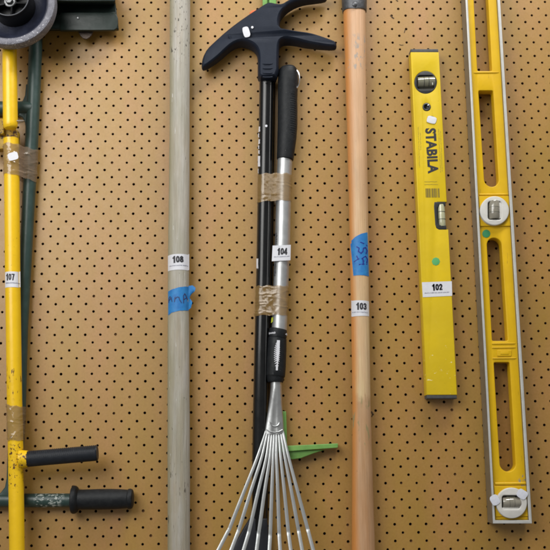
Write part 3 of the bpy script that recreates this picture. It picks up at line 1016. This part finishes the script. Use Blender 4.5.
# green strips and orange catch behind the top of the head
mb = MB()
for x0, x1 in ((262.6, 267.4), (269.2, 276.4)):
    plate(mb, [[(x0 - .4, -50), (x1 - .4, -50), (x1, 14), (x0, 14)]], 0.004, 0.014, 0, 0.0012)
plate(mb, [[(263, -50), (276, -50), (276, 14), (263, 14)]], 0.002, 0.006, 0, 0.0)
mb.build('green_lever', green_plastic, wd)
mb = MB()
plate(mb, [[(249.6, 12.4), (252, 10.2), (256.6, 9.6), (258, 16), (250, 16)]], 0.003, 0.010, 0, .001)
mb.build('orange_catch', orange_bit, wd)
# foot pedal
mb = MB()
plate(mb, [[(276, 412.5), (281.8, 411.2), (286.2, 411.4), (286.8, 430), (287.2, 453), (277, 453)]], 0.004, 0.016, 0, 0.0012)
a = [at(279, 446.2, 0.003), at(279, 446.2, 0.023), at(279, 452.0, 0.023), at(279, 452.0, 0.003)]
b = [at(337.4, 443.4, 0.003), at(338.0, 443.4, 0.023), at(338.0, 447.8, 0.023), at(337.4, 447.8, 0.003)]
mb.rings([a, b])
plate(mb, [[(287, 450.6), (326, 449.4), (313, 453.6), (301, 458.2), (293, 459.4), (288.6, 459.0)]], 0.008, 0.018, 0, 0.0012)
mb.build('foot_pedal', green_plastic, wd, bevel=0.0008)
mb = MB()
plate(mb, [[(249.4, 518.6), (256, 517.6), (267.4, 518.8), (268.4, 530), (269.4, 550), (270, 600), (222, 600), (232.4, 550), (236, 541.5), (243, 529)]], 0.004, 0.024, 0, 0.003)
mb.build('jaw', mat('navy_black_jaw', (0.016, 0.018, 0.026), 0.5, var=((0.026, 0.028, 0.038), 80.0, .7)), wd)

# ------------------------------------------------------------------ fan rake, lot 104
rp = Pole([(285.3, 155, 7.4), (284.2, 175, 7.3), (282.6, 240, 7.5), (280.4, 300, 7.5), (278.8, 345, 7.5)], 0.0175, 0.0195)
rake = thing('fan_rake', 'short steel fan rake with black grip and silver tube hanging tines down, lot sticker 104', 'rake', rp.p[-1])
mb = MB(); rp.mesh(mb, 40, n=4)
S2 = rp.surf(.0004)
rnd = random.Random(4)
for yy in [233 + k * 1.15 for k in range(13)] + [264 + k * 1.15 for k in range(11)]:
    xx = 275.9 - (yy - 240) * 0.036
    stroke(mb, [(xx + rnd.uniform(-.2, .2), yy), (xx + rnd.uniform(.5, 1.4), yy + rnd.uniform(-.4, .4))], 0.6, S2, 1)
mb.build('tube', [steel, ink], rake)
gr = Pole([(287.6, 66.9, 4.6), (287.7, 67.6, 7.2), (287.9, 69.6, 8.9), (288.0, 74, 9.8), (288.0, 82, 10.2), (287.7, 92, 9.9), (287.5, 100, 9.8), (287.6, 110, 9.9), (287.5, 125, 9.9), (286.9, 138, 9.6), (285.9, 150, 8.9), (285.3, 157, 8.5), (285.2, 159.4, 8.3), (285.1, 160.0, 6.6)], 0.0185)
mb = MB(); gr.mesh(mb, 40, n=4)
S2 = gr.surf(0.0)
for i in range(19):
    for j in range(5):
        x, y = 290.8 + j * 1.15 + (i % 2) * .5 - abs(i - 9) * .03, 94 + i * 2.25
        if (i < 2 or i > 16) and j in (0, 4):
            continue
        p = S2(x, y)
        c, r = gr.point(p.z)
        nrm = Vector((p.x - c.x, p.y - c.y, 0)).normalized()
        mb.lathe(p, nrm, [(0.0008, -.0006), (0.00075, .0005), (.0003, .0008)], 8, 0, True)
mb.build('grip', black_rubber, rake)
mb = MB()
c = at(293.5, 80, .0185)
mb.tube([c + Vector((0.0105 * cos(a), -0.004 + .003 * sin(a), 0.0205 * sin(a))) for a in [2 * pi * k / 36 for k in range(37)]], 0.0012, 8, 0, False)
mb.build('hanging_ring', chrome, rake)
cp = Pole([(278.2, 329.0, 7.6), (278.1, 329.6, 8.7), (278.0, 331, 9.0), (277.6, 337.4, 9.0), (277.5, 338.0, 8.6), (277.4, 338.5, 8.6), (277.3, 339.0, 9.3), (276.9, 350, 9.6), (276.2, 366, 9.7), (275.6, 375.8, 9.5), (275.5, 376.6, 8.9), (275.4, 380.6, 8.2), (275.3, 382.2, 7.6), (275.3, 382.6, 5.0)], 0.0205, 0.0225)
mb = MB(); cp.mesh(mb, 44, n=2)
S2 = cp.surf(.0005)


def P_(x, y, x0=264, y0=325, f=9.16):
    return (x0 + x / f, y0 + y / f)


for yy, hw in ((160, 16), (178, 20), (196, 24), (214, 24), (232, 26), (250, 26), (268, 26), (286, 25), (304, 24), (322, 22), (342, 18), (364, 15)):
    cx_ = 128 - (yy - 150) * 0.035
    sh = 12
    for s in (-1, 1):
        a0 = P_(cx_, yy - 8); a1 = P_(cx_, yy + 6); b0 = P_(cx_ + s * hw * (1.25 if s < 0 else .75), yy + sh); b1 = P_(cx_ + s * hw * (1.25 if s < 0 else .75), yy + sh + 5)
        mb.add([S2(*a0), S2(*b0), S2(*b1), S2(*a1)], [(0, 1, 2, 3)], 1)
stroke(mb, [P_(131, 150), P_(129, 200), P_(126, 260)], 2.9, S2, 1)
stroke(mb, [P_(126, 260), P_(123, 325)], 2.1, S2, 1)
stroke(mb, [P_(123, 325), P_(119, 405)], 1.2, S2, 1)
stroke(mb, [P_(118, 380), P_(117, 412)], 1.9, S2, 1)
rnd = random.Random(9)
x = 48
while x < 108:
    stroke(mb, [P_(x, 66 + rnd.uniform(-3, 3)), P_(x + 3, 84 + rnd.uniform(-4, 0))], .5, S2, 1)
    stroke(mb, [P_(x, 73), P_(x + 7, 73 + rnd.uniform(-4, 4))], .45, S2, 1)
    x += 10
stroke(mb, [P_(196, 84), P_(206, 76), P_(208, 90)], .8, S2, 1)
mb.build('collar', [black_rubber, white_paper], rake)
mb = MB()
S3 = rp.surf(.0006)
mb.add([S3(x, y) for x, y in ((271.5, 317.6), (273.6, 317.0), (273.2, 321.5), (271.0, 323))], [(0, 1, 2, 3)])
mb.build('paint_mark', mat('yellow_green_mark', (0.45, 0.5, 0.03), .6), rake)
# socket that flattens out into the plate holding the tines
mb = MB()
secs = [(276.2, 380, 5.6, 5.6), (276.2, 388, 5.7, 5.6), (275.9, 396, 6.1, 5.0), (275.5, 404, 6.7, 4.0), (275.2, 411, 7.4, 3.2), (274.9, 418, 8.2, 2.7), (274.6, 425, 8.9, 2.5), (274.4, 430, 9.4, 2.4), (274.3, 433.4, 9.2, 2.2)]
rings = []
for k, (x, y, w, d) in enumerate(secs):
    h = 0.0225 + 0.004 * k / 8
    s = scale_at(x, y, h)
    row = []
    for i in range(40):
        a = 2 * pi * i / 40
        sx = sin(a); cz = cos(a)
        e = 1.0 if k < 2 else 0.8
        xx = (abs(sx) ** e) * (1 if sx > 0 else -1) * w * s
        crease = 0.0012 * max(0, 1 - abs(sx) * 5) * (min(1, k / 4)) if cz > 0 else 0
        bow = 1.1 * (1 - sx * sx) if k > 5 else 0
        q = at(x, y + bow, h)
        row.append(Vector((q.x + xx, q.y - cz * d * s + crease, q.z)))
    rings.append(row)
mb.rings(rings)
# pressed semicircle
arc = [(274.8 + 4.6 * cos(t), 422.0 + 4.2 * sin(t)) for t in [pi * k / 12 for k in range(13)]]
mb.tube([at(x, y, .0318) for x, y in [(270.2, 422)] + arc[::-1] + [(279.4, 422)]], 0.0010, 8)
mb.tube([at(x, y + 9.0, .0312) for x, y in [(266.4, 420.6), (270, 422.6), (274.6, 423.4), (279, 422.6), (282.6, 420.6)]], 0.0010, 8)
mb.build('socket', mat('socket_steel', (0.55, 0.565, 0.57), 0.3, 0.85, var=((0.40, 0.41, 0.42), 70.0, .6), bump=(60.0, 0.0003)), rake)
top = [266.0, 267.9, 270.0, 272.2, 274.4, 276.6, 278.7, 280.8, 282.8]
m460 = [256.4, 261.0, 265.9, 269.6, 273.1, 276.6, 281.0, 285.4, 289.3]
b530 = [229.4, 238.6, 248.9, 258.6, 270.2, 279.2, 288.4, 298.6, 307.6]
b550 = [218.4, 231.2, 243.6, 256.6, 269.4, 280.2, 290.8, 302.2, 313.2]
for k in range(9):
    t = MB()
    yb = 529 + 6 * (1 - abs(k - 4) / 4)
    ctr = [(top[k], 431, .0265), (top[k] * .6 + m460[k] * .4, 443, .031), (m460[k], 460, .0355), (m460[k] * .55 + b530[k] * .45, 491, .0385), (b530[k] * .9 + m460[k] * .1, yb - 7, .0405), (b530[k], yb, .0408), (b530[k] * .8 + b550[k] * .2, yb + 4, .0425)]
    dx = (b550[k] - b530[k]) / (550 - yb)
    ctr += [(b530[k] + dx * (552 - yb), 552, .047), (b530[k] + dx * (563 - yb), 563, .050), (b530[k] + dx * (570 - yb), 570, .044), (b530[k] + dx * (572 - yb), 572, .034)]
    P = [at(*c) for c in ctr]
    if True:
        # smooth the long run
        Q = []
        for i in range(len(P) - 1):
            p0 = P[max(i - 1, 0)]; p1 = P[i]; p2 = P[i + 1]; p3 = P[min(i + 2, len(P) - 1)]
            for s in range(4):
                u = s / 4
                Q.append(0.5 * ((2 * p1) + (p2 - p0) * u + (2 * p0 - 5 * p1 + 4 * p2 - p3) * u * u + (3 * p1 - p0 - 3 * p2 + p3) * u ** 3))
        Q.append(P[-1])
    rings = []
    L_ = len(Q)
    for i, p in enumerate(Q):
        tg = (Q[min(i + 1, L_ - 1)] - Q[max(i - 1, 0)]).normalized()
        side = tg.cross(Vector((0, 1, 0))).normalized(); nr = side.cross(tg).normalized()
        w = 0.0017 + 0.0011 * min(1, i / 14.0); th = 0.0007
        prof = [(-1, -.5), (-.8, -1), (.8, -1), (1, -.5), (1, .5), (.8, 1), (-.8, 1), (-1, .5)]
        rings.append([p + side * (w * a) + nr * (th * b) for a, b in prof])
    t.rings(rings)
    t.build('tine', tine_steel, rake, sharp=50)
def stiff(e):
    h = 0.0330 + e
    return lambda x, y: at(x, y, h - 0.0035 * max(0, (x - 284) / 7) ** 2 - .002 * max(0, (278 - x) / 6) ** 2)


lot_sticker(rake, stiff, [(272.6, 245.6), (290.8, 244.8), (290.4, 260.2), (271.8, 261.2)], '104', (276.9, 248.2, 287.2, 254.8))

tape_band('tape_band', circ_fn(wp, rp), 174.5, 202.0, brown_tape, 'smooth brown tape band round the black and silver shafts, above the 104 sticker', amp=.0003, ncrease=6, seed=11, slope=(.3, -.3))
tape_band('tape_band', circ_fn(wp, rp), 287.5, 317.0, brown_tape, 'wrinkled brown tape band round the black and silver shafts, above the rake collar', amp=.0009, ncrease=24, seed=14, slope=(.4, .2))

# ------------------------------------------------------------------ short yellow level, lot 102
HB, HF = 0.0015, 0.0255
lv = thing('spirit_level', 'short bright yellow box spirit level with black lettering and black end caps, lot sticker 102', 'spirit level', at(442, 397, HB))


def LX(u, v):
    """level face: u 0..1 across, v 0..1 down."""
    TL, TR, BL, BR = Vector((410.7, 52)), Vector((438.9, 52)), Vector((426.6, 395)), Vector((457.3, 395))
    return TL.lerp(TR, u).lerp(BL.lerp(BR, u), v)


mb = MB()
outl = [tuple(LX(0, 0)), tuple(LX(1, 0)), (445.6, 201.8 - 73 + 0)]
outl = [tuple(LX(0, 0)), tuple(LX(1, 0))]
vy = lambda y: (y - 52) / 343.0
e1, e2 = LX(1, vy(202)), LX(1, vy(229.4))
outl += [tuple(e1)] + [(437.6, 202), (435.6, 203.2), (434.6, 206), (435.6, 224.5), (436.6, 227.8), (439.2, 229.4)] + [tuple(e2)]
outl += [tuple(LX(1, 1)), tuple(LX(0, 1))]
plate(mb, [outl, circle(425.6, 82.3, 11.2, 48), circle(426.7, 107, 3.9, 24)], HB, HF, 0, 0.0013)
S2 = flat(HF + .0003)
write(mb, 'STABILA', S2, (425.0, 128.4), (2.9, 45.2), (10.8, -0.5), 1, bold=0.042, spacing=1.05)
# rows of fine print either side, too small to read
rnd = random.Random(2)
for x0, ya, yb, st in ((418.2, 127, 167, .034), (420.4, 133, 150, .034), (438.6, 129, 172, .046), (440.4, 131, 171, .046)):
    y = ya
    while y < yb:
        l = rnd.uniform(.4, 1.0)
        stroke(mb, [(x0 + (y - ya) * st + rnd.uniform(-.3, .3), y), (x0 + (y - ya) * st + rnd.uniform(-.3, .3), y + l)], .42, S2, 2)
        y += l + rnd.choice((.25, .3, .9))
for yy in (181.6, 184.4):
    x = 424.6
    while x < 437.4:
        l = rnd.uniform(.4, .9); stroke(mb, [(x, yy), (x + l, yy + rnd.uniform(-.3, .3))], .5, S2, 2); x += l + .4
x = 425.4
while x < 438.6:
    w = rnd.choice((.35, .5, .8, 1.1))
    mb.add([S2(x, 188.4), S2(x + w, 188.4), S2(x + w + .4, 197.4), S2(x + .4, 197.4)], [(0, 1, 2, 3)], 3); x += w + rnd.choice((.3, .45, .7))
mb.build('body', [level_yellow, ink, faint_print, olive_print], lv)
for y0, y1 in ((48.9, 52.3), (394.7, 398.6)):
    mb = MB()
    a, b = LX(0, vy(y0)), LX(1, vy(y0)); c, d = LX(1, vy(y1)), LX(0, vy(y1))
    plate(mb, [[(a.x + .2, y0), (b.x - .6, y0), (c.x - .4, y1), (d.x + .2, y1)]], HB + .001, HF - .0008, 0, 0.0012)
    mb.build('end_cap', mat('grey_black_plastic', (0.045, 0.047, 0.050), 0.6, var=((0.08, 0.08, 0.083), 150.0, .7)), lv)
# round vial
mb = MB()
plate(mb, [circle(425.6, 82.3, 11.25, 48), rrect(417.2, 75.2, 434.4, 89.6, 3.2)], .006, HF + .0004, 0, 0.0008)
rv = mb.build('round_vial', black_plastic, lv)
mb = MB()
plate(mb, [rrect(416.6, 74.8, 434.8, 90, 2)], .008, HF - .0060, 0)
mb.build('recess', vial_dark, rv)
mb = MB()
va, vb = at(417.4, 82.6, HF - .004), at(434.2, 82.0, HF - .004)
vr = 5.4 * scale_at(425, 82, HF)
mb.tube([va.lerp(vb, t) for t in (0, .1, .5, .9, 1)], [vr * .95, vr, vr * 1.03, vr, vr * .95], 28)
vt = mb.build('vial', vial_glass, rv)
mb = MB()
for t in (.36, .64):
    c = va.lerp(vb, t)
    mb.tube([c + Vector((0, -(vr + .0002) * cos(a), (vr + .0002) * sin(a))) for a in [-1.2 + 2.4 * k / 14 for k in range(15)]], .00045, 6)
stroke(mb, [(417.6, 80.2), (425, 79.2), (432, 79.6)], .6, flat(HF - .0005 + .0014), 0)
mb.build('vial_lines', ink, rv)
mb = MB()
mb.add([at(x, y, HF - .004 + vr * .9) for x, y in [(431.6, 79.2), (432.6, 79), (433.2, 84.6), (432.2, 85)]], [(0, 1, 2, 3)])
mb.build('vial_mark', vial_pale, rv)
mb = MB()
c = at(426.7, 107, HF)
sl = scale_at(426, 107, HF)
mb.lathe(Vector((c.x, 0, c.z)), (0, -1, 0), [(4.0 * sl, HF - .001), (4.0 * sl, HF + .0005), (3.3 * sl, HF + .0009), (2.6 * sl, HF + .0002), (2.4 * sl, HF - .004), (.2 * sl, HF - .005)], 28)
mb.build('plug', black_plastic, lv)
price_sticker(lv, flat(HF + .0009), lozenge(428.4, 104.8, 2.2, 1.1, -.5, 10), name='white_fleck')
mb = MB(); mb.add([at(x, y, HF + .0004) for x, y in ((427.2, 117.2), (432, 115.8), (434.8, 117), (434, 122.6), (427.6, 121.4))], [(0, 1, 2, 3, 4)])
mb.build('black_sticker', ink, lv)
price_sticker(lv, flat(HF + .0012), lozenge(431.6, 119.8, 9.6, 7.2, 0.25))
# side vial
mb = MB()
plate(mb, [[(434.4, 202.0), (445.4, 201.8), (445.6, 205.6), (439.0, 206), (437.4, 207.8), (438.0, 222.4), (439.6, 225.0), (446.4, 225.6), (446.5, 229.4), (438.8, 229.4), (436.4, 228), (435.3, 224.6), (433.9, 206.4), (434.2, 203.4)]], .006, HF + .0003, 0, .0006)
sv = mb.build('side_vial', black_plastic, lv)
mb = MB()
plate(mb, [[(437, 204), (443.6, 204), (444.6, 228), (438, 228)]], .006, HF - .008, 0)
mb.build('recess', mat('side_vial_recess', (0.30, 0.29, 0.20), .5), sv)
mb = MB()
va, vb = at(440.9, 204.8, HF - .0045), at(442.3, 226.6, HF - .0045)
vr = 3.6 * scale_at(441, 215, HF)
mb.tube([va.lerp(vb, t) for t in (0, .05, .5, .95, 1)], [vr * .9, vr, vr * 1.02, vr, vr * .9], 24)
mb.build('vial', mat('side_vial_glass', (0.46, 0.46, 0.30), .07, coat=1.0, var=((.32, .32, .2), 120., .6)), sv)
mb = MB()
for t in (.34, .68):
    c = va.lerp(vb, t)
    mb.tube([c + Vector(((vr + .0002) * sin(a), -(vr + .0002) * cos(a), 0)) for a in [-1.2 + 2.4 * k / 14 for k in range(15)]], .0004, 6)
mb.build('vial_lines', ink, sv)
price_sticker(lv, flat(HF + .0004), circle(435.9, 261.4, 4.1, 8), green_sticker, 'green_dot')
lot_sticker(lv, lambda e: flat(HF + e), [(421.9, 282.3), (451.8, 281.2), (452.2, 295.8), (422.8, 297.2)], '102', (432.0, 284.2, 442.8, 290.4))

# ------------------------------------------------------------------ long I-beam level
HB, HF = 0.002, 0.036
ll = thing('spirit_level', 'long aluminium edged spirit level with slotted yellow web and white round vials', 'spirit level', at(512, 524, HB))
XL = lambda y: 465.4 + (492.8 - 465.4) * y / 523.5
XR = lambda y: 500.2 + (532.2 - 500.2) * y / 523.5
EW = 2.55
mb = MB()
YT, YB = -90, 523.6
fl = [(XL(YT), YT), (XR(YT), YT), (XR(YB), YB), (XL(YB), YB)]
inn = [(XL(YT) + EW, YT + 4), (XR(YT) - EW, YT + 4), (XR(520.2) - EW - .6, 520.2), (XL(520.2) + EW, 520.2)]
plate(mb, [fl, inn], HB, HF, 0, 0.0007)
fr = mb.build('frame', [alu, alu_edge], ll)
# paler aluminium on the front faces; the sides keep the darker one
me = fr.data
for p in me.polygons:
    if p.normal.y < -0.85:
        p.material_index = 1
mb = MB()
slots = [slot([(470.0, -75), (484.0, -75), (492.2, 71.0), (477.3, 71.0)], True, False, 1.5),
         slot([(478.4, 90.4), (493.2, 90.4), (499.2, 186.8), (484.6, 186.8)], False, True, 1.8),
         slot([(486.6, 237.8), (501.2, 237.8), (507.9, 340.9), (492.1, 340.9)], True, False, 1.5),
         slot([(493.8, 362.2), (509.6, 362.2), (516.2, 471.6), (500.2, 471.6)], False, True, 1.8)]
web = [(XL(YT) + EW - .4, YT + 3), (XR(YT) - EW + .4, YT + 3), (XR(521) - EW + .2, 521), (XL(521) + EW - .4, 521)]
WH = 0.029
rvc = [(494.6, 210.6, 11.6), (511.7, 503.0, 12.2)]
plate(mb, [web] + slots + [circle(x, y, r, 40) for x, y, r in rvc], 0.010, WH, 0, 0.0012)
# raised ribs across the web and beside the slots


def rib(x0, y0, x1, y1, w=.0016, h=WH):
    mb.tube([at(x0, y0, h), at(x0 * .9 + x1 * .1, y0 * .9 + y1 * .1, h + .0006), at(x0 * .1 + x1 * .9, y0 * .1 + y1 * .9, h + .0006), at(x1, y1, h)], w, 10, flat=.8)


rib(XL(194.5) + 3.5, 194.6, XR(194.5) - 3, 194.4)
rib(XL(483) + 4.5, 483.8, XR(483) - 3, 483.4, .0022)
rib(XL(517) + 3.5, 518.4, XR(517) - 3.5, 518.2, .0012)
rib(XL(72) + 4.5, 72.6, XR(72) - 6, 72.4, .0010)
for y in (343.6, 347.6, 358.4):
    rib(XL(y) + 8.5, y, XR(y) - 6, y - .2, .0010)
plate(mb, [rrect(497.5, 350, 511.5, 356.2, .8)], WH - .001, WH + .0013, 0, .0006)
plate(mb, [rrect(500.5, 351.8, 508.8, 354.4, .5)], WH - .001, WH + .0019, 0, .0004)
# thickened panel round the upper vial (its lower edge makes the shaded step)
plate(mb, [[(XL(196) + 3.2, 196), (XR(196) - 2.8, 196), (XR(226) - 2.8, 226), (XL(226) + 3.2, 226)], circle(494.6, 210.6, 12.6, 40)], WH - .002, WH + .0026, 0, .0008)
plate(mb, [[(XL(486) + 3.2, 486), (XR(486) - 2.8, 486), (XR(516.6) - 3.0, 516.6), (XL(516.6) + 3.2, 516.6)], circle(511.7, 503, 13.2, 40)], WH - .002, WH + .0020, 0, .0008)
mb.build('web', web_yellow, ll)
# vials
for (cx, cy, rr, win, horiz) in ((494.7, 210.6, 14.5, (487.9, 201.2, 501.6, 219.6), False), (511.8, 503.1, 15.4, (502.0, 495.4, 520.2, 509.2), True)):
    mb = MB()
    h1 = HF + .0012
    c = at(cx, cy, h1)
    plate(mb, [circle(cx, cy, rr, 64), rrect(*win, 2.6)], .012, h1, 0, .0013)
    vw = mb.build('vial_window', white_plastic, ll)
    mb = MB()
    x0, y0, x1, y1 = win
    plate(mb, [rrect(x0 - .6, y0 - .6, x1 + .6, y1 + .6, 2)], .012, h1 - .011, 0)
    mb.build('recess', vial_dark, vw)
    mb = MB()
    if horiz:
        va, vb = at(x0 + .2, cy - .5, h1 - .0075), at(x1 - .2, cy - .5, h1 - .0075); vr = 5.6 * scale_at(cx, cy, HF)
    else:
        va, vb = at(cx - .9, y0 + .2, h1 - .0075), at(cx - .3, y1 - .2, h1 - .0075); vr = 5.9 * scale_at(cx, cy, HF)
    mb.tube([va.lerp(vb, t) for t in (0, .05, .5, .95, 1)], [vr * .9, vr, vr * 1.02, vr, vr * .9], 28)
    mb.build('vial', mat('long_vial_glass', (0.27, 0.25, 0.20), .06, coat=1.0, var=((.17, .16, .13), 120., .7)), vw)
    mb = MB()
    for t in (.36, .64):
        c = va.lerp(vb, t)
        d = (vb - va).normalized()
        s = Vector((0, -1, 0)); u = d.cross(s)
        mb.tube([c + (s * cos(a) + u * sin(a)) * (vr + .0001) for a in [-1.2 + 2.4 * k / 14 for k in range(15)]], .0003, 6)
    mb.build('vial_lines', mat('faint_vial_line', (0.10, 0.10, 0.08), .5), vw)
    mb = MB()
    if horiz:
        plate(mb, [rrect(x0 + .8, y1 - 1.6, x1 - .8, y1 + .9, .8)], h1 - .010, h1 - .001, 0, .0006)
        plate(mb, [rrect(x0 + 4.6, cy - 6.4, x1 - 4.6, cy + 1.6, 1.0)], h1 - .006, h1 - .0026, 1, .0004)
    else:
        plate(mb, [rrect(x1 - 2.6, y0 + 1.2, x1 + .6, y1 - 1.2, .8)], h1 - .010, h1 - .001, 0, .0006)
    mb.build('vial_block', [white_plastic, vial_glass], vw)
price_sticker(ll, flat(WH + .0006), circle(486.3, 233.6, 4.0, 18), green_sticker2, 'green_dot')
for cx, cy, w, h, a in ((494.9, 500.0, 8.8, 10.4, -.5), (522.2, 494.2, 10.6, 9.0, .55)):
    price_sticker(ll, flat(HF + .0022), lozenge(cx, cy, w, h, a), mat('white_sticker', (0.68, 0.70, 0.78), .6, var=((.58, .6, .68), 260., .7)))

# ------------------------------------------------------------------ light: hall strip lights above and a softer window side
def area(name, loc, target, size, size_y, power, col):
    l = bpy.data.lights.new(name, 'AREA')
    l.shape = 'RECTANGLE'; l.size = size; l.size_y = size_y; l.energy = power; l.color = col
    o = bpy.data.objects.new(name, l); COL.objects.link(o)
    o.location = loc
    d = Vector(target) - Vector(loc)
    o.rotation_euler = d.to_track_quat('-Z', 'Y').to_euler()
    return o


area('hall_window', (-1.25, -3.0, 1.5), (-0.3, 0, 0.2), 2.0, 1.5, 25, (1.0, 0.99, 0.95))
area('strip_light', (0.55, -0.80, 1.45), (0.05, 0, 0.1), 1.2, 0.3, 31, (1.0, 0.985, 0.95))
area('side_window', (-1.05, -1.36, 0.42), (-0.3, 0, 0.1), 1.1, 1.2, 21, (1.0, 0.99, 0.96))
w = bpy.data.worlds.new('World')
SC.world = w
w.use_nodes = True
w.node_tree.nodes['Background'].inputs['Color'].default_value = (1.0, 0.98, 0.94, 1)
w.node_tree.nodes['Background'].inputs['Strength'].default_value = 0.215

SC.view_settings.view_transform = 'Standard'
SC.view_settings.look = 'None'
SC.view_settings.exposure = 0
SC.view_settings.gamma = 1
SC.cycles.filter_width = 2.0
SC.cycles.max_bounces = 6
